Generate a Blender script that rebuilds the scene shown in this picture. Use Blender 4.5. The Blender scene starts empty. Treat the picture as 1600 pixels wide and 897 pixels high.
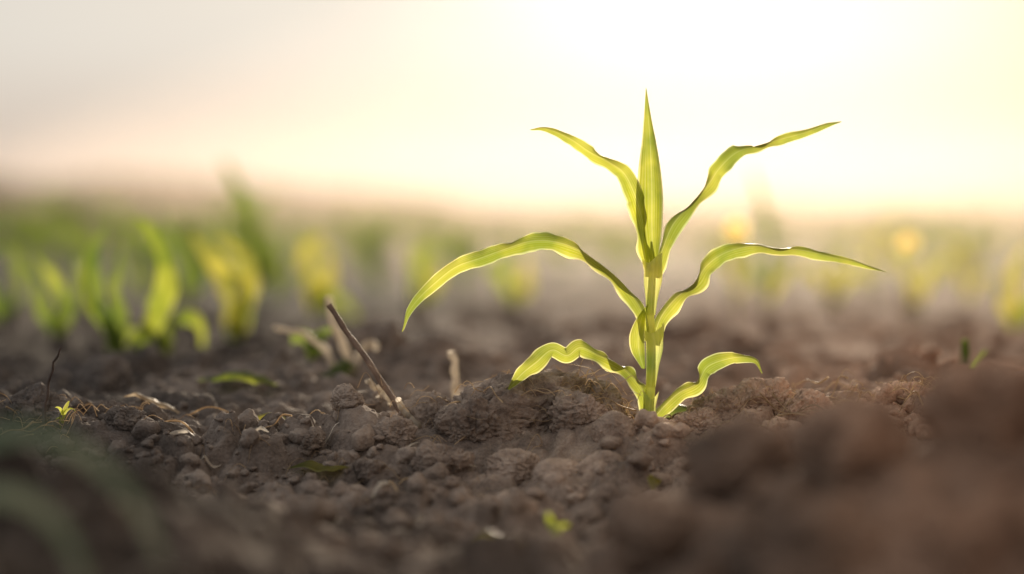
import bpy, math, random, bmesh
import numpy as np
from mathutils import Vector
random.seed(7); rng=np.random.default_rng(7)
scene=bpy.context.scene
COL=scene.collection

# ------------------------------------------------------------ noise helpers
def h2(ix,iy,seed):
    n=(ix.astype(np.int64)*374761393+iy.astype(np.int64)*668265263+seed*974634777)&0xffffffff
    n=((n^(n>>13))*1274126177)&0xffffffff
    n=((n^(n>>16))*2246822519)&0xffffffff
    return ((n^(n>>15))&0xffffff)/float(0xffffff)
def vn2(x,y,seed=0):
    ix=np.floor(x);iy=np.floor(y);fx=x-ix;fy=y-iy
    fx=fx*fx*fx*(fx*(fx*6-15)+10);fy=fy*fy*fy*(fy*(fy*6-15)+10)
    a=h2(ix,iy,seed);b=h2(ix+1,iy,seed);c=h2(ix,iy+1,seed);d=h2(ix+1,iy+1,seed)
    return (a*(1-fx)+b*fx)*(1-fy)+(c*(1-fx)+d*fx)*fy
def vn3(p,seed=0):
    z=p[:,2];iz=np.floor(z);fz=z-iz;fz=fz*fz*(3-2*fz)
    x=p[:,0];y=p[:,1];ix=np.floor(x);iy=np.floor(y);fx=x-ix;fy=y-iy
    fx=fx*fx*(3-2*fx);fy=fy*fy*(3-2*fy)
    def lay(k):
        def hh(a,b): return h2(a+k*57,b+k*131,seed)
        return (hh(ix,iy)*(1-fx)+hh(ix+1,iy)*fx)*(1-fy)+(hh(ix,iy+1)*(1-fx)+hh(ix+1,iy+1)*fx)*fy
    return lay(iz)*(1-fz)+lay(iz+1)*fz
def worley(x,y,seed=0):
    ix=np.floor(x);iy=np.floor(y);f1=np.full(x.shape,9.0);f2=np.full(x.shape,9.0);idv=np.zeros(x.shape);lx=np.zeros(x.shape);ly=np.zeros(x.shape)
    for dx in(-1,0,1):
        for dy in(-1,0,1):
            cx=ix+dx;cy=iy+dy
            px=cx+h2(cx,cy,seed);py=cy+h2(cx,cy,seed+5)
            d=np.sqrt((px-x)**2+(py-y)**2)
            hid=h2(cx,cy,seed+9)
            nf=d<f1
            f2=np.where(nf,f1,np.minimum(f2,d)); idv=np.where(nf,hid,idv);lx=np.where(nf,x-px,lx);ly=np.where(nf,y-py,ly); f1=np.where(nf,d,f1)
    return f1,f2,idv,lx,ly
def sst(a,b,x):
    t=np.clip((x-a)/(b-a),0,1);return t*t*(3-2*t)
def blocks(x,y,seed):
    """angular clods: tilted, cracked blocks of unequal height, 0..1"""
    f1,f2,i,lx,ly=worley(x,y,seed)
    e=sst(0.0,0.24,f2-f1)
    a=i*43.7
    tilt=0.7*(lx*np.cos(a)+ly*np.sin(a))
    dome=np.clip(1-f1*f1*1.3,0,1)
    return e*(0.12+0.88*i*i)*(0.6+0.4*dome+tilt)
def _H(x,y,fine=True):
    x=np.asarray(x,dtype=float);y=np.asarray(y,dtype=float)
    sh=x.shape;x=np.atleast_1d(x);y=np.atleast_1d(y)
    g=lambda cx,cy,rx,ry,h:h*np.exp(-((x-cx)/rx)**2-((y-cy)/ry)**2)
    z=-0.042*sst(0.02,0.17,-y)
    z=z+0.108*sst(-0.17,0.17,x)*np.exp(-((y+0.72)/0.15)**2)*(1-0.9*sst(1.2,2.5,x))
    z=z+0.068*sst(0.205,0.36,-x)*np.exp(-((y+0.74)/0.16)**2)*(1-0.9*sst(1.2,2.5,-x))
    z=z+g(-0.115,-0.005,0.085,0.05,0.010)+g(0.09,0.03,0.07,0.06,0.010)+g(0.25,0.03,0.09,0.07,0.008)
    z=z+g(-0.55,0.05,0.09,0.08,0.022)+g(-0.28,0.62,0.13,0.12,0.030)+g(0.45,0.35,0.16,0.12,0.01)
    z=z+g(0.0,-0.01,0.035,0.055,-0.014)
    r=np.sqrt(x*x+y*y)
    fade=1-sst(2.0,6.0,r)
    near=1-sst(1.2,2.6,r)
    z=z+0.020*(vn2(x*3.1,y*3.1,3)-0.5)*(1-0.5*np.exp(-(r/0.12)**2))+fade*0.012*(vn2(x*9,y*9,33)-0.5)
    z=z+0.016*(vn2(x*0.9,y*1.3,4)-0.5)*sst(0.6,2,r)
    keep=1-0.75*np.exp(-((x)/0.03)**2-((y)/0.03)**2)
    wx=x+0.03*(vn2(x*17,y*17,11)-0.5)+0.008*(vn2(x*60,y*60,31)-0.5);wy=y+0.03*(vn2(x*17,y*17,12)-0.5)+0.008*(vn2(x*60,y*60,32)-0.5)
    pat=0.35+0.9*vn2(x*6,y*6,41)
    z=z+keep*fade*0.026*blocks(wx*10,wy*10,21)
    z=z+keep*fade*0.019*pat*blocks(wx*24+7,wy*24,22)
    if fine:
        wx=x+0.009*(vn2(x*70,y*70,13)-0.5);wy=y+0.009*(vn2(x*70,y*70,14)-0.5)
        z=z+near*0.0082*(1.25-pat)*blocks(wx*52,wy*52,23)*(0.3+0.7*vn2(x*14,y*14,51))
        z=z+near*0.005*(vn2(x*62,y*62,18)-0.5)+near*0.0042*(vn2(x*120,y*120,15)-0.5)+near*0.0030*(vn2(x*240,y*240,16)-0.5)
    z=z-0.012*fade
    return z.reshape(sh) if sh else float(z[0])
def H(x,y,fine=True): 
    return _H(x,y,fine)-0.002

# ------------------------------------------------------------ mesh helpers
def mk_mesh(name,verts,faces,mat,smooth=True,uvs=None):
    me=bpy.data.meshes.new(name)
    verts=np.asarray(verts,dtype=np.float32)
    faces=np.asarray(faces,dtype=np.int32)
    nf,k=faces.shape
    me.vertices.add(len(verts));me.vertices.foreach_set('co',verts.ravel())
    me.loops.add(nf*k);me.loops.foreach_set('vertex_index',faces.ravel())
    me.polygons.add(nf);me.polygons.foreach_set('loop_start',np.arange(nf,dtype=np.int32)*k)
    me.polygons.foreach_set('loop_total',np.full(nf,k,dtype=np.int32))
    me.update(calc_edges=True)
    if uvs is not None:
        uv=me.uv_layers.new(name='UVMap')
        uv.data.foreach_set('uv',np.asarray(uvs,dtype=np.float32)[faces.ravel()].ravel())
    me.polygons.foreach_set('use_smooth',np.full(nf,smooth))
    me.materials.append(mat); me.validate()
    return me
def add(name,me,label=None,cat=None,kind=None,group=None,parent=None,loc=None,rot=None):
    o=bpy.data.objects.new(name,me);COL.objects.link(o)
    if label:o['label']=label
    if cat:o['category']=cat
    if kind:o['kind']=kind
    if group:o['group']=group
    if parent:o.parent=parent
    if loc is not None:o.location=loc
    if rot is not None:o.rotation_euler=rot
    return o
def spline(ctrl,n):
    c=np.asarray(ctrl,dtype=float);m=len(c)
    d=np.r_[0,np.cumsum(np.linalg.norm(np.diff(c[:,:3],axis=0),axis=1)**0.7)]
    t=np.linspace(0,d[-1],n)
    tg=np.gradient(c,d,axis=0)
    k=np.clip(np.searchsorted(d,t,side='right')-1,0,m-2)
    h=(d[k+1]-d[k]);s=((t-d[k])/h)[:,None];h=h[:,None]
    return (2*s**3-3*s**2+1)*c[k]+(s**3-2*s**2+s)*h*tg[k]+(-2*s**3+3*s**2)*c[k+1]+(s**3-s**2)*h*tg[k+1]
def grid_faces(n,m,closed=False):
    i=np.arange(n-1)[:,None];j=np.arange(m if closed else m-1)[None,:]
    j2=(j+1)%m
    return np.stack([i*m+j,i*m+j2,(i+1)*m+j2,(i+1)*m+j],-1).reshape(-1,4)
def tube_arrays(pts,rad,sides=6):
    p=np.asarray(pts,dtype=float);n=len(p);rad=np.broadcast_to(rad,(n,))
    t=np.gradient(p,axis=0);t/=np.linalg.norm(t,axis=1)[:,None]+1e-12
    ref=np.array([0.31,0.93,0.2]);
    a=np.cross(t,ref);a/=np.linalg.norm(a,axis=1)[:,None]+1e-12
    b=np.cross(t,a)
    th=np.linspace(0,2*np.pi,sides,endpoint=False)
    v=p[:,None]+rad[:,None,None]*(a[:,None]*np.cos(th)[None,:,None]+b[:,None]*np.sin(th)[None,:,None])
    uv=np.stack(np.broadcast_arrays(th[None,:]/(2*np.pi),np.linspace(0,1,n)[:,None]),-1).reshape(-1,2)
    return v.reshape(-1,3),grid_faces(n,sides,True),uv
def merge(parts):
    V=[];F=[];U=[];o=0
    for v,f,u in parts:
        V.append(v);F.append(f+o);U.append(u);o+=len(v)
    return np.concatenate(V),np.concatenate(F),np.concatenate(U)
def ribbon(c,across,fold,ruf,m=9,seed=0,curl=0.0,freq=None,edge=1.0):
    n=len(c);t=np.gradient(c,axis=0);t/=np.linalg.norm(t,axis=1)[:,None]+1e-12
    nr=np.cross(t,across);w=np.linalg.norm(across,axis=1);nr/=np.linalg.norm(nr,axis=1)[:,None]+1e-12
    u=np.linspace(-1,1,m);s=np.linspace(0,1,n)
    L=np.linalg.norm(np.diff(c,axis=0),axis=1).sum()
    f=freq or L/0.035
    r=np.random.default_rng(seed);ph=r.random(6)*6.28
    amp0=0.35+0.65*np.sin(s*5.3+ph[2])**2
    wob=np.stack([np.sin(s*f*6.28+ph[0]+1.6*np.sin(s*7+ph[1])),np.sin(s*f*6.28*0.8+ph[2]+1.8*np.sin(s*9+ph[3]))],0)*amp0
    out=np.zeros((n,m,3))
    for j,uu in enumerate(u):
        amp=ruf*uu*uu*w*(wob[0] if uu<0 else wob[1])
        off=-fold*w*(abs(uu)**1.4)+amp+curl*w*uu*uu
        ed=1+edge*amp0*(0.09*np.sin(s*f*6.1+ph[4]+(2.3 if uu<0 else 0)+1.5*np.sin(s*8))+0.03*np.sin(s*f*17+ph[5]))*abs(uu)
        out[:,j]=c+across*(uu*ed)[:,None]+nr*off[:,None]
    uv=np.stack(np.broadcast_arrays(u[None,:]*0.5+0.5,s[:,None]),-1).reshape(-1,2)
    return out.reshape(-1,3),grid_faces(n,m),uv

# ------------------------------------------------------------ materials
def nodes(name):
    m=bpy.data.materials.new(name);m.use_nodes=True;nt=m.node_tree;nt.nodes.clear()
    return m,nt,nt.nodes.new('ShaderNodeOutputMaterial')
def N(nt,t,**k):
    n=nt.nodes.new(t)
    for a,b in k.items(): setattr(n,a,b)
    return n
def ramp(nt,stops,interp='LINEAR'):
    r=nt.nodes.new('ShaderNodeValToRGB');r.color_ramp.interpolation=interp
    e=r.color_ramp.elements
    while len(e)<len(stops):e.new(0.5)
    for k,(p,c) in enumerate(stops):
        e[k].position=p;e[k].color=(*c,1) if len(c)==3 else c
    return r
def math_(nt,op,a,b=None):
    n=nt.nodes.new('ShaderNodeMath');n.operation=op
    for k,v in enumerate((a,b)):
        if v is None:continue
        if isinstance(v,(int,float)):n.inputs[k].default_value=v
        else:nt.links.new(v,n.inputs[k])
    return n.outputs[0]
def mulc(nt,a,b):
    y=N(nt,'ShaderNodeMix',data_type='RGBA',blend_type='MULTIPLY');y.inputs[0].default_value=1
    nt.links.new(a,y.inputs[6]);nt.links.new(b,y.inputs[7]);return y.outputs[2]
def mapr(nt,v,a,b):
    n=N(nt,'ShaderNodeMapRange',clamp=True);n.inputs[1].default_value=a;n.inputs[2].default_value=b;nt.links.new(v,n.inputs[0]);return n.outputs[0]
def soil_mat(name,dark,mid,light,bump=0.004):
    m,nt,out=nodes(name);L=nt.links.new
    geo=N(nt,'ShaderNodeNewGeometry')
    pos=geo.outputs['Position']
    n1=N(nt,'ShaderNodeTexNoise');n1.inputs['Scale'].default_value=9;n1.inputs['Detail'].default_value=6;L(pos,n1.inputs['Vector'])
    n2=N(nt,'ShaderNodeTexNoise');n2.inputs['Scale'].default_value=260;n2.inputs['Detail'].default_value=6;n2.inputs['Roughness'].default_value=0.7;L(pos,n2.inputs['Vector'])
    n3=N(nt,'ShaderNodeTexNoise');n3.inputs['Scale'].default_value=55;n3.inputs['Detail'].default_value=5;L(pos,n3.inputs['Vector'])
    v=N(nt,'ShaderNodeTexVoronoi');v.inputs['Scale'].default_value=330;L(pos,v.inputs['Vector'])
    s=math_(nt,'ADD',math_(nt,'MULTIPLY',n1.outputs[0],0.4),math_(nt,'ADD',math_(nt,'MULTIPLY',n2.outputs[0],0.3),math_(nt,'MULTIPLY',n3.outputs[0],0.3)))
    r=ramp(nt,[(0.39,dark),(0.5,mid),(0.61,light)]);L(s,r.inputs[0])
    sp=N(nt,'ShaderNodeSeparateXYZ');L(pos,sp.inputs[0])
    # light and shade painted into soil colour: dark cool left, warm right, dim foreground
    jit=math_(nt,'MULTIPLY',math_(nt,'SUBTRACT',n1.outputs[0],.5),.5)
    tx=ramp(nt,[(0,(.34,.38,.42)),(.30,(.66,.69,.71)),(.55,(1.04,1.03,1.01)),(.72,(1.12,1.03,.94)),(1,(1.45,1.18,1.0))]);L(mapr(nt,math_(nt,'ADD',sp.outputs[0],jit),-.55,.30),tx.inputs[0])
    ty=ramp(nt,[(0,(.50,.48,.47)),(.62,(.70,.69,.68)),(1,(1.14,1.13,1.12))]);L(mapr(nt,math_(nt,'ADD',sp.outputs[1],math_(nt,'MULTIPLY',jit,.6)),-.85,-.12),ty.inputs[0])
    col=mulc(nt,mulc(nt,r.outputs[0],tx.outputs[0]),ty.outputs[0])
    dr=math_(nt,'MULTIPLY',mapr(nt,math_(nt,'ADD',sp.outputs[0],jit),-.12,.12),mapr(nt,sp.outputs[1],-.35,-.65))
    drc=ramp(nt,[(0,(1,1,1)),(1,(1.45,1.38,1.34))]);L(dr,drc.inputs[0]);col=mulc(nt,col,drc.outputs[0])  # right foreground mound lightened in the colour itself as painted light
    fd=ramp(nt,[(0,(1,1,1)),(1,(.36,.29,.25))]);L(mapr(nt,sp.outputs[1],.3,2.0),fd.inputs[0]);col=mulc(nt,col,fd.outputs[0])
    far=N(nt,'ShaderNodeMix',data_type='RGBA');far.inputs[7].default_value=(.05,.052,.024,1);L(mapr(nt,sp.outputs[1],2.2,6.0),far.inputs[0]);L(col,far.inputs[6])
    b=N(nt,'ShaderNodeBsdfPrincipled');L(far.outputs[2],b.inputs['Base Color']);b.inputs['Roughness'].default_value=0.9
    b.inputs['Specular IOR Level'].default_value=0.12
    hsum=math_(nt,'ADD',math_(nt,'MULTIPLY',n3.outputs[0],1.2),math_(nt,'ADD',math_(nt,'MULTIPLY',n2.outputs[0],0.65),math_(nt,'MULTIPLY',v.outputs[0],-0.3)))
    bp=N(nt,'ShaderNodeBump');bp.inputs['Strength'].default_value=1.0;bp.inputs['Distance'].default_value=bump
    L(hsum,bp.inputs['Height']);L(bp.outputs[0],b.inputs['Normal'])
    L(b.outputs[0],out.inputs[0]);return m
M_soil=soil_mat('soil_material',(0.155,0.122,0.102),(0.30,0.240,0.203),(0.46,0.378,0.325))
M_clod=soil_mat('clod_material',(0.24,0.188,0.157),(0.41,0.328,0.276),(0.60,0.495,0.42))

def leaf_mat(name,base,trans,pale,tfac=0.62,veins=13,vs=.22,rough=.4,dk=.70,spec=.5):
    m,nt,out=nodes(name);L=nt.links.new
    uv=N(nt,'ShaderNodeUVMap');sep=N(nt,'ShaderNodeSeparateXYZ');L(uv.outputs[0],sep.inputs[0])
    a=math_(nt,'ABSOLUTE',math_(nt,'MULTIPLY',math_(nt,'SUBTRACT',sep.outputs[0],0.5),2.0))
    cb_=N(nt,'ShaderNodeCombineXYZ');L(math_(nt,'MULTIPLY',sep.outputs[0],veins*2.2),cb_.inputs[0]);L(math_(nt,'MULTIPLY',sep.outputs[1],1.1),cb_.inputs[1])
    vn=N(nt,'ShaderNodeTexNoise');vn.inputs['Scale'].default_value=1;vn.inputs['Detail'].default_value=2;L(cb_.outputs[0],vn.inputs['Vector'])
    ve=math_(nt,'SINE',math_(nt,'MULTIPLY',sep.outputs[0],veins*6.2831))
    ve=math_(nt,'POWER',math_(nt,'MULTIPLY',math_(nt,'ADD',ve,1.0),0.5),2.0)
    ve=math_(nt,'ADD',math_(nt,'MULTIPLY',ve,.5),math_(nt,'MULTIPLY',mapr(nt,vn.outputs[0],.35,.68),.75))
    mid=ramp(nt,[(0.0,(1,1,1)),(0.09,(0,0,0))]);L(a,mid.inputs[0])
    edge=ramp(nt,[(0.82,(0,0,0)),(0.93,(1,1,1))]);L(a,edge.inputs[0])
    geo=N(nt,'ShaderNodeNewGeometry')
    no=N(nt,'ShaderNodeTexNoise');no.inputs['Scale'].default_value=25;no.inputs['Detail'].default_value=3;L(geo.outputs['Position'],no.inputs['Vector'])
    k=math_(nt,'ADD',math_(nt,'MULTIPLY',ve,vs),math_(nt,'ADD',math_(nt,'MULTIPLY',mid.outputs[0],0.4),math_(nt,'MULTIPLY',edge.outputs[0],0.95)))
    k=math_(nt,'MINIMUM',k,1.0)
    def mix(c1,c2,f):
        x=N(nt,'ShaderNodeMix',data_type='RGBA');x.inputs[6].default_value=(*c1,1);x.inputs[7].default_value=(*c2,1)
        L(f,x.inputs[0]);return x
    nr=ramp(nt,[(0.38,(dk*.86,dk,dk*.9)),(0.62,(1.15,1.10,1.0))]);L(no.outputs[0],nr.inputs[0])
    mb=mix(base,tuple(min(1,c*2.2+0.05) for c in base),k);mt=mix(trans,pale,k)
    cb=mulc(nt,mb.outputs[2],nr.outputs[0]);ct=mulc(nt,mt.outputs[2],nr.outputs[0])
    p=N(nt,'ShaderNodeBsdfPrincipled');L(cb,p.inputs['Base Color']);p.inputs['Roughness'].default_value=rough;p.inputs['Specular IOR Level'].default_value=spec
    t=N(nt,'ShaderNodeBsdfTranslucent');L(ct,t.inputs['Color'])
    bp=N(nt,'ShaderNodeBump');bp.inputs['Strength'].default_value=0.5;bp.inputs['Distance'].default_value=0.0005
    L(ve,bp.inputs['Height']);L(bp.outputs[0],p.inputs['Normal']);L(bp.outputs[0],t.inputs['Normal'])
    ms=N(nt,'ShaderNodeMixShader');ms.inputs[0].default_value=tfac
    L(p.outputs[0],ms.inputs[1]);L(t.outputs[0],ms.inputs[2]);L(ms.outputs[0],out.inputs[0]);return m
M_leaf=leaf_mat('corn_leaf_material',(0.12,0.16,0.015),(0.46,0.51,0.02),(1.0,0.97,0.50),.76,9,.28,dk=.68)
M_stalk=leaf_mat('corn_stalk_material',(0.52,0.55,0.20),(0.92,0.90,0.32),(0.98,0.95,0.5),0.6,5,.35,dk=.85)
M_bleaf=leaf_mat('crop_leaf_material',(0.06,0.085,0.025),(0.23,0.31,0.05),(0.32,0.38,0.12),0.62,4,spec=.2)
M_bright=leaf_mat('bright_crop_leaf_material',(0.08,0.11,0.02),(0.40,0.47,0.05),(0.55,0.60,0.15),0.66,4,spec=.2)
M_yleaf=leaf_mat('yellowing_leaf_material',(0.15,0.15,0.04),(0.54,0.50,0.08),(0.62,0.58,0.18),0.65,4,spec=.2)
M_dleaf=leaf_mat('grey_green_grass_material',(0.17,0.20,0.16),(0.07,0.09,0.065),(0.10,0.12,0.09),0.3,4,rough=.7,spec=.1)  # dull grey-green blades with little translucency
M_bokeh=leaf_mat('bokeh_petal_material',(0.6,0.45,0.14),(1.0,0.84,0.42),(1.0,0.86,0.5),0.85,4,dk=.95)  # bright yellow for the added bokeh highlights
def fibre_mat(name,c1,c2,tr=0.35):
    m,nt,out=nodes(name);L=nt.links.new
    geo=N(nt,'ShaderNodeNewGeometry');no=N(nt,'ShaderNodeTexNoise');no.inputs['Scale'].default_value=80;no.inputs['Detail'].default_value=4
    L(geo.outputs['Position'],no.inputs['Vector'])
    r=ramp(nt,[(0.35,c1),(0.65,c2)]);L(no.outputs[0],r.inputs[0])
    p=N(nt,'ShaderNodeBsdfPrincipled');p.inputs['Roughness'].default_value=0.5;L(r.outputs[0],p.inputs['Base Color'])
    t=N(nt,'ShaderNodeBsdfTranslucent');L(r.outputs[0],t.inputs[0])
    bp=N(nt,'ShaderNodeBump');bp.inputs['Distance'].default_value=0.001;L(no.outputs[0],bp.inputs['Height']);L(bp.outputs[0],p.inputs['Normal'])
    ms=N(nt,'ShaderNodeMixShader');ms.inputs[0].default_value=tr;L(p.outputs[0],ms.inputs[1]);L(t.outputs[0],ms.inputs[2]);L(ms.outputs[0],out.inputs[0]);return m
M_straw=fibre_mat('straw_material',(0.42,0.30,0.18),(0.80,0.66,0.46),.6)
M_twig=fibre_mat('twig_material',(0.15,0.10,0.078),(0.32,0.23,0.175),0.1)
M_dtwig=fibre_mat('dark_twig_material',(0.05,0.035,0.028),(0.10,0.07,0.055),0.05)
M_pale=fibre_mat('dry_stem_material',(0.60,0.53,0.44),(0.88,0.82,0.72),0.6)
M_root=fibre_mat('root_material',(0.16,0.06,0.035),(0.32,0.15,0.08),0.15)

# ------------------------------------------------------------ ground
def axis(lo,hi,step,g,far):
    a=list(np.arange(lo,hi,step));s=step;x=a[-1]
    while x<far:
        s*=g;x+=s;a.append(x)
    s=step;x=lo;b=[]
    while x>-far:
        s*=g;x-=s;b.append(x)
    return np.array(b[::-1]+a)
xs=axis(-0.85,0.62,0.003,1.06,500)
ya=np.arange(-1.1,-0.35,0.006);yb=np.arange(-0.35,0.3,0.003);yc=axis(0.3,0.8,0.005,1.045,500);yc=yc[yc>=0.2999];yd=axis(-1.1,-1.0,0.006,1.05,500);yd=yd[yd<-1.1001]
ys=np.unique(np.round(np.r_[yd,ya,yb,yc],5))
X,Y=np.meshgrid(xs,ys)
Zg=H(X,Y)
V=np.stack([X,Y,Zg],-1).reshape(-1,3)
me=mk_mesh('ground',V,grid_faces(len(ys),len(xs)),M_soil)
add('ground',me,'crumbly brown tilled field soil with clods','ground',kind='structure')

# ------------------------------------------------------------ clods
def ico(sub):
    bm=bmesh.new();bmesh.ops.create_icosphere(bm,subdivisions=sub,radius=1)
    v=np.array([x.co[:] for x in bm.verts]);f=np.array([[q.index for q in p.verts] for p in bm.faces]);bm.free();return v,f
ICO5=ico(6);ICO3=ico(3);ICO2=ico(2)
def clod_arr(base,seed,rough=1.0,facet=1.0):
    v,f=base;v=v.copy();r=np.random.default_rng(seed)
    pl=r.normal(size=(11,3));pl/=np.linalg.norm(pl,axis=1)[:,None];dist=r.uniform(.62,.95,11)
    dots=np.clip(v@pl.T,1e-3,None)
    cut=np.minimum((dist/dots).min(1),1.05)
    d=(1-facet)+facet*cut
    d=d*(0.85+0.3*vn3(v*1.3+seed*7.1+50,seed))
    d+=rough*0.16*(vn3(v*3.1+seed*3+50,seed+1)-0.5)+rough*0.10*(vn3(v*7+seed+50,seed+2)-0.5)
    if len(v)>1000:
        w=np.abs(vn3(v*4+seed+80,seed+5)-0.5)
        d-=rough*0.08*np.clip(1-w*16,0,1)
        d+=rough*0.07*(vn3(v*15+50,seed+3)-0.5)+rough*0.045*(vn3(v*33+50,seed+4)-0.5)
    return v*d[:,None],f
clods=[
(-0.118,0.000,0.068,0.045,0.042,0.28,'large rounded brown soil clod topped with dry roots'),
(-0.155,-0.035,0.032,0.028,0.026,0.3,'broken brown soil clod beside the large clod'),
(-0.050,0.015,0.026,0.020,0.024,0.4,'rough brown soil clod near the corn seedling'),
(-0.066,-0.04,0.026,0.020,0.020,0.4,'crumbly soil clod near the corn seedling'),
(-0.198,0.015,0.026,0.018,0.024,0.4,'rough brown soil clod in loose earth'),
(-0.047,-0.13,0.0185,0.016,0.0135,0.7,'smooth rounded brown clod lying on bare soil'),
(-0.083,-0.13,0.0195,0.017,0.013,0.6,'smooth rounded brown clod lying on bare soil'),
(-0.035,-0.085,0.019,0.016,0.016,0.6,'smooth rounded brown clod lying on bare soil'),
(-0.245,-0.11,0.015,0.013,0.011,0.4,None),(-0.27,0.0,0.016,0.015,0.014,0.4,None),(-0.225,-0.05,0.018,0.016,0.014,0.4,None),
(-0.185,-0.10,0.024,0.018,0.017,0.4,None),(-0.30,-0.06,0.013,0.012,0.010,0.4,None),(-0.12,-0.10,0.024,0.018,0.015,0.4,None),
(0.045,-0.01,0.024,0.02,0.018,0.4,None),(0.070,0.01,0.030,0.022,0.024,0.5,None),(0.105,0.02,0.028,0.02,0.022,0.5,None),
(0.140,0.0,0.026,0.02,0.020,0.4,None),(0.11,-0.05,0.030,0.024,0.018,0.3,None),
(0.195,0.02,0.024,0.02,0.020,0.4,None),(0.235,0.03,0.028,0.022,0.021,0.4,None),(0.272,0.02,0.020,0.018,0.018,0.4,None),(0.31,0.04,0.022,0.02,0.017,0.3,None),
(-0.56,0.03,0.028,0.022,0.024,0.4,None),(-0.525,0.0,0.020,0.018,0.016,0.4,None),(-0.50,0.06,0.018,0.015,0.015,0.4,None),(-0.47,-0.02,0.02,0.018,0.015,0.3,None),
(-0.28,0.60,0.04,0.036,0.034,0.4,None),(-0.22,0.57,0.035,0.03,0.028,0.3,None),(-0.56,0.42,0.035,0.03,0.028,0.4,None),(-0.40,0.35,0.028,0.024,0.020,0.3,None),
(0.30,0.45,0.03,0.03,0.018,0.3,None),(0.45,0.40,0.04,0.034,0.022,0.3,None),(0.55,0.5,0.035,0.03,0.022,0.3,None),
(0.02,-0.68,0.030,0.03,0.028,0.4,None),(0.085,-0.72,0.036,0.035,0.032,0.4,None),(0.165,-0.70,0.034,0.035,0.030,0.5,None),(-0.04,-0.74,0.03,0.028,0.026,0.4,None),(0.05,-0.84,0.035,0.03,0.026,0.4,None),(0.14,-0.84,0.04,0.03,0.026,0.4,None),
]
for k,(x,y,rx,ry,rz,lift,lab) in enumerate(clods):
    smooth=lab and 'smooth' in lab
    v,f=clod_arr(ICO5,k+3,0.5 if smooth else 1.4,.5 if smooth else .9)
    v=v*np.array([rx,ry,rz])*1.1
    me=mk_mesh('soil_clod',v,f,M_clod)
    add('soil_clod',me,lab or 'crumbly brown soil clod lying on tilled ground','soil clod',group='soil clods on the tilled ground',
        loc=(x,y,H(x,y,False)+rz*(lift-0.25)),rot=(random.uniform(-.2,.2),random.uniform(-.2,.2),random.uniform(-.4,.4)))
base=[clod_arr(ICO2,s+40,1.5) for s in range(14)];base3=[clod_arr(ICO3,s+70,1.5) for s in range(10)]
VV=[];FF=[];off=0
cnt=17000
px=rng.uniform(-0.8,0.6,cnt);py=rng.triangular(-0.95,-0.05,0.9,cnt)
cl=vn2(px*9,py*9,91)
keep=(cl+rng.random(cnt)*0.4>0.70)&((px**2+py**2)>0.012**2);px=px[keep];py=py[keep]
hz=H(px,py)
for i in range(len(px)):
    s=0.0013*(1+rng.pareto(1.45)); s=min(s,0.013)
    v,f=(base3[i%10] if s>0.0035 else base[i%14])
    a=rng.random()*6.28;ca,sa=math.cos(a),math.sin(a)
    q=v*np.array([1,0.7+0.4*rng.random(),0.55+0.4*rng.random()])*s
    q=np.stack([q[:,0]*ca-q[:,1]*sa,q[:,0]*sa+q[:,1]*ca,q[:,2]],-1)+np.array([px[i],py[i],hz[i]+s*0.2])
    VV.append(q);FF.append(f+off);off+=len(q)
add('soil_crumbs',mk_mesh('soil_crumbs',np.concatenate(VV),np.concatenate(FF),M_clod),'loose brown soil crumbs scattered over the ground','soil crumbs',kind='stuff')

# ------------------------------------------------------------ hero seedling
S=1/1733.0
def tr(px,py,y=0.0): return np.array([(px-1013)*S,y,(665-py)*S])
hero=add('corn_seedling',None,'young backlit green corn seedling growing from a soil mound','corn plant',loc=(0,0,0))
def hero_leaf(pts,W,yend,side=1,fold=0.25,ruf=0.22,seed=0,n=170,ybase=0.0,curl=0.0,ymid=0.0):
    c=[];m=len(pts)
    for i,(a,b,hw) in enumerate(pts):
        s=i/(m-1);y=ybase+yend*s+ymid*math.sin(math.pi*s)
        p=tr(a,b,y);c.append([*p,hw*S*1.0])
    q=spline(c,n);cen=q[:,:3];hw=np.clip(q[:,3],0.0003,None)
    t=np.gradient(cen,axis=0);nx=-t[:,2];nz=t[:,0];l=np.sqrt(nx*nx+nz*nz)+1e-9
    perp=np.stack([nx/l,np.zeros(n),nz/l],-1)
    s=np.linspace(0,1,n)
    Wt=W*S*np.clip(np.minimum(0.55+s*2.2,1)*np.sqrt(np.clip(1-s,0,1))**1.1,0,1)
    dw=np.sqrt(np.clip(Wt**2-hw**2,0,None))
    ac=perp*hw[:,None]+np.array([0,1,0])*(side*dw)[:,None]
    return ribbon(cen,ac,fold,ruf,17,seed,curl)
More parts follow.
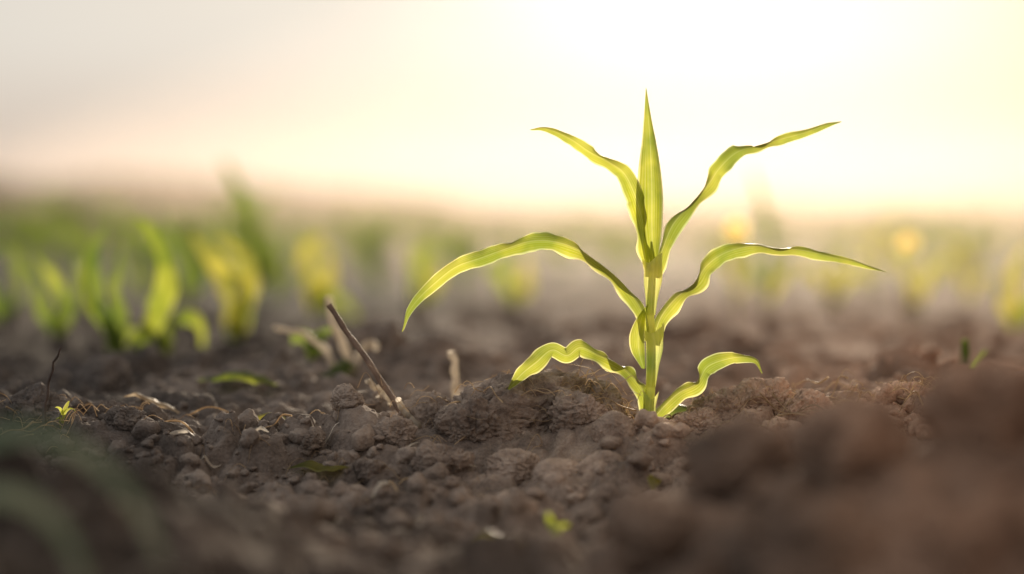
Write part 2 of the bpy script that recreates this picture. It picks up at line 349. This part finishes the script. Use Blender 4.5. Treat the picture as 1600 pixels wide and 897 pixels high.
leaves=[
 dict(pts=[(1017,430,6),(1010,385,9),(1002,340,12),(989,300,15),(973,270,13),(948,252,9),(920,238,10),(892,219,8),(862,205,5),(845,201,3),(828,204,.6)],W=18,yend=-0.02,side=-1,seed=1,fold=.5,ruf=.32),
 dict(pts=[(1022,430,6),(1036,387,9),(1052,350,12),(1080,319,5),(1106,290,9),(1126,262,14),(1152,238,12),(1188,226,3.5),(1225,216,8),(1265,205,6),(1298,193,3.5),(1321,188,.5)],W=18,yend=0.03,side=1,seed=2,fold=.5,ruf=.34),
 dict(pts=[(1019,530,7),(1008,497,10),(990,465,10),(965,435,6),(932,408,4.5),(900,388,11),(865,377,14),(830,376,13),(790,388,11),(752,402,13),(715,415,11),(682,440,10),(655,466,7),(640,488,4),(632,514,.6)],W=20,yend=-0.05,side=-1,seed=3,fold=.5,ruf=.36,ymid=-0.01),
 dict(pts=[(1020,535,7),(1032,497,11),(1055,467,9),(1085,443,7),(1105,415,13),(1132,396,14),(1172,385,10),(1215,388,5),(1255,391,8),(1300,401,6.5),(1345,411,4),(1390,425,.5)],W=19,yend=0.02,side=1,seed=4,fold=.5,ruf=.36),
 dict(pts=[(1014,655,6),(1006,614,12),(988,588,12),(962,566,6),(932,552,9),(905,541,13),(885,553,12),(862,544,12),(838,562,14),(815,580,10),(794,603,1.5)],W=19,yend=-0.045,side=-1,seed=5,fold=.45,ruf=.5),
 dict(pts=[(1017,660,6),(1036,636,10),(1060,613,11),(1088,597,7),(1103,572,14),(1130,560,11),(1160,556,6),(1178,562,4.5),(1186,580,.5)],W=18,yend=-0.03,side=1,seed=6,fold=.45,ruf=.48),
]
for d in leaves:
    v,f,u=hero_leaf(**d);add('leaf',mk_mesh('leaf',v,f,M_leaf,uvs=u),parent=hero)
def spear(ctrl,curl,seed,side):
    c=np.array([[*tr(a,b,y),hw*S] for a,b,hw,y in ctrl]);q=spline(c,80);n=80
    ac=np.zeros((n,3));ac[:,0]=q[:,3]*side;ac[:,1]=q[:,3]*0.15
    return ribbon(q[:,:3],ac,0.0,0.03,17,seed,curl,edge=.12)
v,f,u=spear([(1019,425,8,-.006),(1019,385,14,-.006),(1018,345,20,-.006),(1018,305,21,-.005),(1017,262,17.5,-.004),(1015,218,11,-.002),(1012,180,5.5,0),(1009,138,.5,.0)],0.8,11,1)
add('leaf',mk_mesh('leaf',v,f,M_leaf,uvs=u),parent=hero,label='upright spear-shaped central leaf')
v,f,u=spear([(1005,575,3,-.010),(998,550,11,-.014),(996,522,12,-.014),(1002,495,7,-.010),(1012,475,1,-.008)],0.8,13,1)
add('leaf',mk_mesh('leaf',v,f,M_leaf,uvs=u),parent=hero,label='short curled leaf hugging the stalk')
st=spline([[*tr(1010,705),11*S],[*tr(1012,665),9*S],[*tr(1015,630),8*S],[*tr(1018,580),7*S],[*tr(1018,530),7*S],[*tr(1016,490),6.5*S],[*tr(1019,440),6*S],[*tr(1020,410),5*S],[*tr(1019,390),3*S],[*tr(1018,375),1.5*S]],70)
v,f,u=tube_arrays(st[:,:3],st[:,3],16);add('stalk',mk_mesh('stalk',v,f,M_stalk,uvs=u),parent=hero)
def sheath(ctrl,seed,flare):
    q=spline([[*tr(a,b),r*S] for a,b,r in ctrl],36);n=36;m=28
    th=np.linspace(-2.9,-0.24,m) if seed%2 else np.linspace(-3.3,0.1,m)
    s=np.linspace(0,1,n)[:,None];r=q[:,3][:,None]
    fr=sst(0.72,1,s)
    R=r+fr*flare*S*(0.6+0.6*np.sin(th*3+seed*1.7)[None,:])
    z=q[:,2][:,None]+fr*S*8*np.sin(th*2+seed)[None,:]
    v=np.stack([q[:,0][:,None]+R*np.cos(th),q[:,1][:,None]+R*np.sin(th),z],-1).reshape(-1,3)
    uv=np.stack(np.broadcast_arrays(np.linspace(0,1,m)[None,:],s),-1).reshape(-1,2)
    return v,grid_faces(n,m),uv
for c,sd_,fl in [([(1012,690,11.5),(1014,655,10.5),(1016,615,9.5)],1,4),([(1017,605,7.6),(1020,572,10),(1023,540,13.5),(1020,512,12.5)],2,6),([(1017,492,7),(1018,465,10),(1020,435,15),(1021,402,13)],3,6)]:
    v,f,u=sheath(c,sd_,fl);add('leaf_sheath',mk_mesh('leaf_sheath',v,f,M_stalk,uvs=u),parent=hero)
for k in range(10):
    a=random.uniform(0,6.28);L_=random.uniform(0.018,0.038)
    p=[(0,0,0.006)]
    p+= [(math.cos(a)*L_*t,math.sin(a)*L_*t*0.8,0.004+0.004*math.sin(t*3.1)-0.002*t+random.uniform(-.001,.001)) for t in(0.33,.66,1)]
    q=spline(p,14);v,f,u=tube_arrays(q,np.linspace(.0014,.0005,14),6);add('root',mk_mesh('root',v,f,M_root,uvs=u),parent=hero)

# ------------------------------------------------------------ small things
def stick(name,pts,r0,r1,mat,label,cat,n=24,wob=0.0,grp=None,sides=8):
    q=spline(pts,n);
    if wob:q=q+wob*(np.stack([vn2(np.arange(n)*.5,np.zeros(n)+k,int(abs(pts[0][0])*999)+k) for k in range(3)],-1)-.5)
    r=np.linspace(r0,r1,n)*(1+0.12*np.sin(np.arange(n)*1.7))
    v,f,u=tube_arrays(q,r,sides)
    return add(name,mk_mesh(name,v,f,mat,uvs=u),label,cat,group=grp)
stick('dry_twig',[(-0.214,0.02,-0.006),(-0.234,0.03,0.024),(-0.256,0.035,0.057),(-0.275,0.04,0.083),(-0.291,0.04,0.108)],.0031,.0027,M_twig,'bare brown twig leaning up out of the soil','twig',wob=.001)
stick('dry_twig',[(-0.545,-0.01,0.0),(-0.543,0.0,0.030),(-0.538,0.0,0.052),(-0.530,0.0,0.070)],.0019,.0010,M_dtwig,'thin dark twig standing in a soil clod','twig',wob=.002)
def stand(x,y,pts,r0,r1,mat,label,cat,name='withered_weed',grp=None,n=22):
    z=H(x,y,False);return stick(name,[(x+a,y+b,z+c) for a,b,c in pts],r0,r1,mat,label,cat,wob=.004,grp=grp,n=n)
stand(-0.31,0.45,[(0.012,0,-.01),(0.004,0,.03),(-.01,0,.06),(-.012,.01,.085)],.0055,.004,M_pale,'pale withered upright stem in bare soil','dry weed')
stand(-0.33,0.47,[(0.02,0,-.01),(0.0,0,.03),(-.03,0,.05),(-.055,.01,.055)],.0045,.0025,M_pale,'pale withered bent stem in bare soil','dry weed')
stand(-0.30,0.44,[(0.0,0,-.005),(0.01,0,.02),(.02,0,.035),(.03,.01,.03)],.0045,.0035,M_pale,'short pale bent withered stem in soil','dry weed')
stand(-0.182,0.22,[(0.008,0,-.01),(0.003,0,.02),(0,0,.06)],.0045,.004,M_pale,'short pale cut stem standing in soil','dry weed')
stand(-0.222,0.0,[(0.014,0,.004),(0.003,0,.014),(-.005,0,.026)],.0035,.003,M_pale,'short pale broken stem lying against a clod','dry weed')
stand(-0.25,0.10,[(0.014,0,-.002),(0.003,0,.012),(-.012,0,.020)],.003,.0025,M_pale,'short pale broken stem lying on loose soil','dry weed')
stand(0.015,0.7,[(0,0,-.01),(0.004,0,.03)],.003,.002,M_pale,'short pale broken stem standing in soil','dry weed')

def fallen(x,y,L_,w,ang,mat,label,arch=0.008,seed=0,lift=0.008,name='fallen_leaf',cat='fallen leaf',grp=None):
    n=36;s=np.linspace(-.5,.5,n);ca,sa=math.cos(ang),math.sin(ang)
    cx=x+ca*s*L_;cy=y+sa*s*L_+0.004*np.sin(s*6+seed)
    cz=H(cx,cy,False);cz=np.convolve(np.pad(cz,6,mode='edge'),np.ones(13)/13,'valid')+lift+arch*np.cos(s*3.1)
    c=np.stack([cx,cy,cz],-1);wd=w*np.clip(1-(2*abs(s))**2.2,0.03,1)
    ac=np.stack([-sa*wd,ca*wd,0.45*wd],-1)
    v,f,u=ribbon(c,ac,.25,.2,7,seed);return add(name,mk_mesh(name,v,f,mat,uvs=u),label,cat,group=grp)
fallen(-0.405,0.30,0.115,.009,-.65,M_bright,'long fallen green leaf blade lying on dark soil',seed=1,lift=.018,arch=.004)
fallen(-0.345,0.02,0.085,.006,-.1,M_yleaf,'yellowing leaf blade lying on dark soil',seed=2)
fallen(-0.29,-0.10,0.06,.006,-.35,M_yleaf,'yellowing leaf blade lying on bare soil',seed=3)
fallen(0.020,0.035,0.05,.009,.3,M_bleaf,'small green leaf lying by the seedling base',seed=4,arch=.012)
fallen(-0.13,-0.45,0.05,.006,-.1,M_yleaf,'dull green leaf scrap lying on soil',seed=5)
fallen(-0.46,0.10,0.06,.005,.2,M_straw,'dry tan leaf scrap lying on soil',seed=6,arch=.003)
fallen(-0.31,0.42,0.05,.012,.5,M_bleaf,'small green leaf lying by withered stems',seed=7,arch=.014)
fallen(-0.005,-0.19,0.02,.005,1.2,M_yleaf,'small yellowish leaf scrap lying on soil',seed=8)
for i in range(26):
    fallen(rng.uniform(-.42,-.12),rng.uniform(-.33,.12),rng.uniform(.012,.035),rng.uniform(.0015,.004),rng.normal()*.5,M_pale,'small pale dry husk scrap lying on soil',arch=.002,seed=30+i,lift=.006,name='dry_husk',cat='husk',grp='dry husk scraps on the soil')

def seedling_parts(h,nl,seed,leafL=0.16,wid=0.010,up=1.0):
    r=np.random.default_rng(abs(seed));out=[]
    stq=spline([(0,0,-.01),(0.003*r.normal(),0.003*r.normal(),h*.3),(0.006*r.normal(),0.004*r.normal(),h*.62)],10)
    sv=tube_arrays(stq,np.linspace(.0055,.003,10)*wid/.014,6)
    a0=r.normal()*.45+(math.pi if r.random()<.5 else 0)
    for k in range(nl):
        az=a0+k*math.pi+r.normal()*0.35;z0=h*(.08+.5*k/nl);L_=leafL*r.uniform(.7,1.15)*(1-.2*abs(k/nl-.5))
        upk=up*r.uniform(.75,1.0)+.4*k/nl
        n=18;t=np.linspace(0,1,n);dr=r.uniform(.6,1.3)
        el=1.25*min(upk,1.15)-t*t*2.2*dr;st_=L_/n
        rr=np.cumsum(np.cos(el))*st_;zz=z0+np.cumsum(np.sin(el))*st_
        c=np.stack([rr*math.cos(az),rr*math.sin(az),zz],-1)
        tw=1.15+r.normal()*.25+r.normal()*.5*t
        side=np.array([-math.sin(az),math.cos(az),0]);
        w=wid*np.clip(np.minimum(.4+t*3,1)*np.sqrt(np.clip(1.01-t,0,1)),.05,1)
        nrm=np.stack([-np.sin(el)*math.cos(az),-np.sin(el)*math.sin(az),np.cos(el)],-1)
        ac=(side[None]*np.cos(tw)[:,None]+nrm*np.sin(tw)[:,None])*w[:,None]
        out.append(ribbon(c,ac,.25,.15,5,abs(seed)+k))
    n=14;t=np.linspace(0,1,n)
    c=np.stack([.01*t*r.normal(),.01*t*r.normal(),h*.5+t*h*.5],-1);w=wid*np.sin(np.clip(t*.9+.1,0,1)*3.14)**.7*.8+.0004
    ang=r.random()*.8-.4
    ac=np.stack([w*math.cos(ang),w*math.sin(ang),0*w],-1);out.append(ribbon(c,ac,.4,.05,5,abs(seed)+90))
    return sv,out
def bg_plant(x,y,h,nl,seed,mat=None,leafL=.16,wid=.011,label=None,up=1.0,name='corn_plant',rz=None):
    sv,ls=seedling_parts(h,nl,seed,leafL,wid,up)
    lab=label or 'out-of-focus green young corn plant in the field'
    g='young corn plants growing in the field'
    e=add(name,None,lab,'corn plant',group=g,loc=(x,y,H(x,y,False)))
    add('stalk',mk_mesh('stalk',sv[0],sv[1],M_bleaf,uvs=sv[2]),parent=e)
    for l in ls:add('leaf',mk_mesh('leaf',l[0],l[1],mat,uvs=l[2]),parent=e)
    return e
def wxy(px,d): return (px-800)/3778*d-0.123, d-2.18
# nearer plants whose blades were measured one by one (photo units scaled by the plant's distance)
def measured_plant(basepx,d,blades,label,name='corn_plant',cat='corn plant',grp='young corn plants growing in the field',wmul=1.3):
    bx,by=wxy(basepx,d);bz=H(bx,by,False);k_=d/3778
    e=add(name,None,label,cat,group=grp,loc=(bx,by,bz))
    top=.1875-(min(b[0][0][1] for b in blades)-340)*k_-bz
    q=spline([(0,0,-.012),(.001,0,max(top,.02)*.5),(0,0,max(top,.03))],12);v,f,u=tube_arrays(q,np.linspace(.006,.0035,12),8)
    add('stalk',mk_mesh('stalk',v,f,M_bleaf,uvs=u),parent=e)
    for i,(pts,hw,mat) in enumerate(blades):
        r=np.random.default_rng(i+int(basepx));dy=r.uniform(-.04,.04)
        P=[(0,0,max(.1875-(pts[0][1]-340)*k_-bz-.015,0.0))]
        P+=[((p-basepx)*k_,dy*j/len(pts),.1875-(q_-340)*k_-bz) for j,(p,q_) in enumerate(pts)]
        c=spline(P,40);t=np.linspace(0,1,40);w=wmul*hw*k_*np.clip(np.minimum(.35+t*2.5,1)*np.sqrt(np.clip(1.005-t,0,1)),.03,1)*(1+.18*np.sin(t*13+i*2))
        tg=np.gradient(c,axis=0);l=np.hypot(tg[:,0],tg[:,2])+1e-9
        tw=.3+.6*np.sin(t*5+i*1.7)
        ac=np.stack([-tg[:,2]/l*np.cos(tw),np.sin(tw),tg[:,0]/l*np.cos(tw)],-1)*w[:,None]
        v,f,u=ribbon(c,ac,.3,.3,7,i+5);add('leaf',mk_mesh('leaf',v,f,mat,uvs=u),parent=e)
    return e
G='out-of-focus green young corn plant with arching blades'
YG='out-of-focus yellow-green young corn plant with arching blades'
measured_plant(190,3.1,[([(182,545),(160,495),(143,435),(150,380),(168,352)],16,M_bleaf),([(205,545),(238,500),(258,440),(246,385),(222,352),(202,343)],17,M_bright),([(178,548),(186,495),(176,440),(186,400),(198,372)],13,M_bleaf),([(186,560),(165,520),(138,480),(128,430),(133,395)],10,M_bright)],G)
measured_plant(250,3.2,[([(252,560),(262,512),(290,492),(312,505),(320,548)],13,M_bright),([(246,560),(234,515),(240,480),(258,455)],12,M_bleaf),([(247,565),(225,535),(208,520),(195,540)],10,M_bright)],G)
measured_plant(368,3.6,[([(368,520),(352,470),(348,430),(325,395),(303,368)],20,M_yleaf),([(372,500),(386,445),(382,405),(358,382),(330,372)],15,M_yleaf),([(366,530),(380,480),(372,440),(352,420)],13,M_bright)],YG)
measured_plant(392,5.0,[([(392,450),(398,390),(385,320),(365,275),(350,250)],15,M_bleaf),([(395,450),(410,420),(405,370),(390,340)],13,M_bleaf),([(390,450),(372,430),(352,400),(340,370)],11,M_bleaf)],G)
measured_plant(490,4.3,[([(490,470),(480,440),(478,405),(490,375),(510,370)],18,M_yleaf),([(494,470),(510,440),(512,405),(500,380)],15,M_yleaf),([(494,480),(525,465),(550,485),(562,520)],9,M_bright)],YG)
measured_plant(85,3.5,[([(85,520),(95,470),(80,425),(58,398)],13,M_bright),([(80,520),(62,470),(50,430),(30,415)],11,M_bleaf),([(88,520),(108,480),(118,440),(112,400)],10,M_bleaf)],G)
measured_plant(10,4.0,[([(12,500),(25,440),(20,395),(5,370)],13,M_bleaf),([(5,500),(-12,450),(-30,420)],12,M_bleaf)],G)
measured_plant(290,4.6,[([(290,460),(280,410),(262,360),(255,335)],14,M_bleaf),([(294,460),(312,420),(305,370),(290,340)],13,M_bleaf)],G)
measured_plant(655,5.0,[([(655,460),(650,430),(660,395),(680,385)],17,M_bright),([(660,460),(682,440),(688,410)],13,M_yleaf)],YG)
measured_plant(805,5.0,[([(800,460),(785,440),(780,410),(790,395)],18,M_bright),([(808,460),(822,440),(818,405)],14,M_yleaf)],YG)
measured_plant(1198,4.8,[([(1198,450),(1203,390),(1192,320),(1172,262)],10,M_bleaf),([(1194,450),(1178,420),(1165,385),(1150,375)],9,M_bleaf),([(1202,460),(1222,430),(1240,410),(1262,425)],11,M_yleaf)],YG)
measured_plant(1300,5.0,[([(1298,460),(1282,440),(1265,420),(1250,440)],11,M_yleaf),([(1304,460),(1318,440),(1335,425),(1350,450)],11,M_yleaf),([(1300,460),(1305,420),(1295,385)],11,M_yleaf)],YG)
measured_plant(1432,4.8,[([(1430,460),(1415,430),(1405,390),(1390,380)],12,M_yleaf),([(1436,460),(1450,430),(1468,410),(1482,440)],12,M_yleaf)],YG)
measured_plant(1592,4.0,[([(1590,490),(1582,450),(1590,405),(1605,385)],12,M_yleaf),([(1596,500),(1615,470),(1640,460)],11,M_bright),([(1588,505),(1570,480),(1560,440)],10,M_yleaf)],YG)
measured_plant(1508,2.6,[([(1506,625),(1512,598),(1522,570),(1536,545)],7.5,M_bright),([(1510,632),(1518,612),(1520,600)],5,M_bright)],'small slender green sprout standing in soil','sprout','sprout',None,wmul=1.1)
for px_,d,h,nl,mat,LL,w,up in [(720,6.0,.16,4,M_bleaf,.15,.014,1.2),(1150,5.6,.15,4,M_yleaf,.14,.013,1.2),(1510,5.4,.16,4,M_yleaf,.16,.014,1.2),(1370,6.0,.16,4,M_yleaf,.15,.014,1.2),(590,5.6,.16,4,M_bleaf,.15,.014,1.2),
  (-80,3.6,.16,5,M_bleaf,.16,.015,1.1),(1700,4.8,.17,5,M_bleaf,.15,.015,1.1),(140,4.8,.17,4,M_bleaf,.16,.014,1.2),(230,5.4,.18,4,M_bleaf,.16,.014,1.2),(430,5.2,.16,4,M_bleaf,.15,.014,1.2)]:
    x,y=wxy(px_,d);bg_plant(x,y,h,nl,px_+200,mat,LL,w,up=up)
def sprout(x,y,h,seed,label,wid=.004,mat=None,nl=3,LL=None):
    sv,ls=seedling_parts(h,nl,seed,LL or h*.8,wid,1.5)
    v,f,u=merge([sv]+ls);add('sprout',mk_mesh('sprout',v,f,mat or M_bleaf,uvs=u),label,'sprout',loc=(x,y,H(x,y,False)))
sprout(-0.525,-0.02,.022,5,'tiny bright green sprout emerging between clods',.002,mat=M_leaf)
sprout(*wxy(868,1.75),.028,12,'small green sprout on bare soil',.003,mat=M_bright)
sprout(*wxy(490,2.75),.025,15,'low green sprout beside withered stems',.008,nl=4,LL=.045)
def bokeh_spot(x,y,h):  # petalled discs added to stand in for round blurred highlights
    z=H(x,y,False);e=add('bokeh_highlight',None,'added round yellow disc on a stem standing in for a bokeh highlight','bokeh_spot',loc=(x,y,z))
    v,f,u=tube_arrays(spline([(0,0,-.01),(.004,0,h*.5),(0,0,h)],10),.001,6);add('bokeh_stem',mk_mesh('bokeh_stem',v,f,M_yleaf,uvs=u),parent=e)
    for k in range(9):
        a=k*6.283/9;t=np.linspace(0,1,8)
        c=np.stack([np.cos(a)*t*.019,-.004*t,h+np.sin(a)*t*.019],-1);w=.0078*np.sin(t*2.6+.35)
        ac=np.stack([-np.sin(a)*w,w*.25,np.cos(a)*w],-1);v,f,u=ribbon(c,ac,.1,.05,5,k);add('bokeh_petal',mk_mesh('bokeh_petal',v,f,M_bokeh,uvs=u),parent=e)
for px_,d,h in((1150,4.1,.155),(1418,4.3,.150)):
    bokeh_spot(*wxy(px_,d),h)
temps=[]
for k in range(8):
    sv,ls=seedling_parts(rng.uniform(.15,.20),4,500+k,.17,.012,1.3);v,f,u=merge([sv]+ls)
    temps.append((mk_mesh('corn_plant',v,f,M_bleaf,uvs=u),(v,f,u)))
ind=0;stv=[];y=4.8
while y<48:
    d=y+2.18;half=0.27*d+0.6
    sp=.30 if y<9 else .30+0.012*y
    x=-half-.12
    while x<half-.12:
        xx=x+rng.normal()*.06;yy=y+rng.normal()*.12;k=int(rng.integers(8));a=rng.normal()*.5+(3.14 if rng.random()<.5 else 0);sc=rng.uniform(.7,1.15)
        lf=xx/d<-0.05
        sc*=(1.2 if lf else 1.0)
        if rng.random()<(0.75 if lf and y<9 else .85):
            if ind<230 and y<9:
                o=bpy.data.objects.new('corn_plant',temps[k][0]);COL.objects.link(o)
                o.location=(xx,yy,H(xx,yy,False));o.rotation_euler=(0,0,a);o.scale=(sc,)*3
                o['label']='out-of-focus green young corn plant in the field';o['category']='corn plant';o['group']='young corn plants growing in the field';ind+=1
            else: stv.append((xx,yy,H(xx,yy,False),a,sc,k))
        x+=sp*(.7 if lf and y>=9 else 1)
    y+=.6 if y<20 else .6+.04*(y-20)
parts=[]
for xx,yy,zz,a,sc,k in stv:
    v,f,u=temps[k][1];ca,sa=math.cos(a),math.sin(a)
    parts.append((np.stack([v[:,0]*ca-v[:,1]*sa,v[:,0]*sa+v[:,1]*ca,v[:,2]],-1)*sc*1.15+np.array([xx,yy,zz]),f,u))
v,f,u=merge(parts);print('far crop',len(stv),len(f))
M_fleaf=leaf_mat('far_crop_material',(0.045,0.06,0.025),(0.08,0.11,0.03),(0.10,0.13,0.05),0.5,4,spec=.1)
add('distant_crop',mk_mesh('distant_crop',v,f,M_fleaf,uvs=u),'hazy mass of young green crop rows','crop field',kind='stuff')
n=30000
hx=rng.uniform(-16,16,n);top=np.interp(hx,[-16,-7,-4.5,-2.5,0,16],[.85,.76,.64,.46,.28,.30])*(0.8+.35*vn2(hx*.7,hx*0,5))
hy=26+rng.normal(size=n)*.7;hz=top*np.sqrt(rng.random(n))
s=rng.uniform(.03,.07,n)[:,None,None]
q=rng.normal(size=(n,4,3))*s*.6;q[:,2]=-q[:,0]+q[:,2]*.3;q[:,3]=-q[:,1]+q[:,3]*.3
v=(np.stack([hx,hy,hz],-1)[:,None]+q).reshape(-1,3);f=np.arange(n*4).reshape(-1,4)
uvq=np.tile(np.array([[0.3,0],[.7,.3],[.7,1],[.3,.6]]),(n,1))
M_hedge=leaf_mat('hedge_leaf_material',(0.05,0.07,0.045),(0.07,0.11,0.05),(0.08,0.12,0.06),0.45,4,spec=.1)
add('hedge',mk_mesh('hedge',v,f,M_hedge,uvs=uvq,smooth=False),'low dark green hedge at the field edge','hedge',kind='stuff')

# foreground grass clump: a few long arching blades rooted beside the furrow
bz=H(-.44,-.93,False);ps=[]
for i,(pts,hw) in enumerate([([(-.44,-.93,bz),(-.415,-.93,.060),(-.380,-.93,.078),(-.345,-.93,.066),(-.318,-.93,.040),(-.303,-.93,.005)],.0085),
   ([(-.44,-.95,bz),(-.420,-.95,.030),(-.390,-.95,.048),(-.364,-.95,.040),(-.346,-.95,.016),(-.338,-.95,-.01)],.0085)]):
    c=spline(pts,36);t=np.linspace(0,1,36);w=hw*np.clip(np.minimum(.4+t*3,1)*np.sqrt(1.01-t),.05,1)
    tg=np.gradient(c,axis=0);l=np.hypot(tg[:,0],tg[:,2])+1e-9
    ac=np.stack([-tg[:,2]/l*.85,.5+0*t,tg[:,0]/l*.85],-1)*w[:,None];ps.append(ribbon(c,ac,.3,.1,5,i))
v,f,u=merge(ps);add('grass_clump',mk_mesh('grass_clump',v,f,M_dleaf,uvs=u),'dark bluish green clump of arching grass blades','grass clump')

def rand_straw(x,y,L_,r,seed,arch):
    q=np.random.default_rng(seed);a=q.random()*6.28;c=[]
    bend=q.normal()*.35
    sx=max(abs(math.cos(a)),.45)*(1 if math.cos(a)>0 else -1)
    for t in(0,.33,.66,1):
        aa=a+bend*t;c.append((x+sx*L_*(t-.5),y+math.sin(aa)*L_*(t-.5)*.6,0))
    c=[(p,w,H(p,w)+.002+arch*math.sin(math.pi*t)+q.uniform(0,.004)) for (p,w,_),t in zip(c,(0,.33,.66,1))]
    return tube_arrays(spline(c,14),np.linspace(r,r*.5,14),5)
k=0
for cx,cy,sx,sy,n,zl in [(-.115,.0,.055,.03,22,.032),(-.05,.0,.03,.03,12,.016),(.13,.0,.04,.03,22,.012),(.23,.02,.05,.03,22,.012),(.02,-.02,.03,.02,6,0),(-.53,.0,.05,.03,6,.004),(-.3,-.03,.12,.08,18,0)]:
    for i in range(n):
        k+=1;x=cx+rng.normal()*sx*.8;y=cy+rng.normal()*sy
        v,f,u=rand_straw(x,y,rng.uniform(.02,.06),rng.uniform(.0004,.0011),k,rng.uniform(0,.007))
        v[:,2]+=zl*rng.uniform(.3,1)
        add('dry_straw',mk_mesh('dry_straw',v,f,M_straw,uvs=u),'thin dry tan straw lying on crumbly soil','straw',group='dry straws littering the soil')
ps=[]
for cx,cy,sx,sy,n,zl in [(-.115,.0,.05,.03,120,.036),(-.06,.0,.035,.03,70,.022),(.13,.0,.05,.03,110,.014),(.24,.02,.06,.03,110,.014),(.0,-.01,.03,.02,25,0),(-.53,.0,.05,.03,40,.008),(-.2,-.05,.2,.1,90,0)]:
    for i in range(n):
        k+=1;x=cx+rng.normal()*sx;y=cy+rng.normal()*sy
        t=rand_straw(x,y,rng.uniform(.008,.035),rng.uniform(.0002,.00045),k,rng.uniform(0,.010));t[0][:,2]+=zl*rng.random();ps.append(t)
v,f,u=merge(ps);add('root_fibres',mk_mesh('root_fibres',v,f,M_straw,uvs=u),'fine dry root fibres tangled over the soil','root fibres',kind='stuff')

# ------------------------------------------------------------ light, sky, haze
AZ=math.radians(5.8);EL=math.radians(11.5)
sd=Vector((math.sin(AZ)*math.cos(EL),math.cos(AZ)*math.cos(EL),math.sin(EL)))
sun=bpy.data.lights.new('sun','SUN');sun.energy=5.0;sun.angle=math.radians(.7);sun.color=(1,.84,.64)
so=bpy.data.objects.new('sun',sun);COL.objects.link(so);so.rotation_euler=(-sd).to_track_quat('-Z','Y').to_euler()
w=bpy.data.worlds.new('World');scene.world=w;w.use_nodes=True;nt=w.node_tree;nt.nodes.clear();L=nt.links.new
out=N(nt,'ShaderNodeOutputWorld')
sky=N(nt,'ShaderNodeTexSky',sky_type='NISHITA');sky.sun_disc=False;sky.sun_elevation=EL;sky.sun_rotation=AZ;sky.dust_density=3
b1=N(nt,'ShaderNodeBackground');b1.inputs[1].default_value=.002;L(sky.outputs[0],b1.inputs[0])
tc=N(nt,'ShaderNodeTexCoord');vm=N(nt,'ShaderNodeVectorMath',operation='DOT_PRODUCT');vm.inputs[1].default_value=sd;L(tc.outputs['Generated'],vm.inputs[0])
x=math_(nt,'ADD',math_(nt,'MULTIPLY',vm.outputs['Value'],.5),.5)
x=math_(nt,'SUBTRACT',1.0,math_(nt,'SQRT',math_(nt,'MAXIMUM',math_(nt,'SUBTRACT',1.0,x),0.0)))
r=ramp(nt,[(0,(.43,.42,.42)),(.293,(.51,.50,.49)),(.658,(.60,.58,.545)),(.827,(.72,.68,.62)),(.870,(.77,.72,.65)),(.899,(.82,.77,.69)),(.917,(.90,.86,.77)),(.934,(1.06,1.03,.94)),(1,(1.3,1.27,1.15))]);L(x,r.inputs[0])
sp=N(nt,'ShaderNodeSeparateXYZ');L(tc.outputs['Generated'],sp.inputs[0])
hr=ramp(nt,[(0,(.66,.54,.50)),(.03,(.88,.80,.76)),(.07,(1,1,1))]);L(sp.outputs[2],hr.inputs[0])
xr=ramp(nt,[(0,(.98,.985,.985)),(.55,(1,1,1)),(.76,(1,.95,.89)),(1,(.97,.80,.66))]);L(mapr(nt,sp.outputs[0],-.25,.25),xr.inputs[0])
c_=mulc(nt,mulc(nt,r.outputs[0],hr.outputs[0]),xr.outputs[0])
b2=N(nt,'ShaderNodeBackground');b2.inputs[1].default_value=1.0;L(c_,b2.inputs[0])
ad=N(nt,'ShaderNodeAddShader');L(b1.outputs[0],ad.inputs[0]);L(b2.outputs[0],ad.inputs[1]);L(ad.outputs[0],out.inputs[0])
# haze bank: hangs over the sunward part of the field and thins to one side
hm,nt,out=nodes('haze_material')
vs=N(nt,'ShaderNodeVolumeScatter');vs.inputs['Color'].default_value=(1,.80,.66,1);vs.inputs['Density'].default_value=.0135;vs.inputs['Anisotropy'].default_value=.7
nt.links.new(vs.outputs[0],out.inputs['Volume'])
fp=[(0.3,.9),(30,.9),(30,20),(-5.4,20)]
bx=np.array([[x,y,z] for z in(-.3,.75) for x,y in fp],dtype=float)
bf=np.array([[3,2,1,0],[4,5,6,7],[0,1,5,4],[1,2,6,5],[2,3,7,6],[3,0,4,7]])
add('haze',mk_mesh('haze',bx,bf,hm,smooth=False),'thin sunlit morning haze over the field','haze',kind='structure')

# ------------------------------------------------------------ camera
cam=bpy.data.cameras.new('camera');co=bpy.data.objects.new('camera',cam);COL.objects.link(co);scene.camera=co
cam.lens=85;cam.sensor_width=36;cam.clip_end=2000;cam.clip_start=.01
co.location=(-0.123,-2.18,0.1875);co.rotation_euler=(math.radians(90-1.64),0,0)
cam.dof.use_dof=True;cam.dof.focus_distance=2.16;cam.dof.aperture_fstop=1.8
scene.view_settings.view_transform='Standard';scene.view_settings.look='None';scene.view_settings.exposure=0
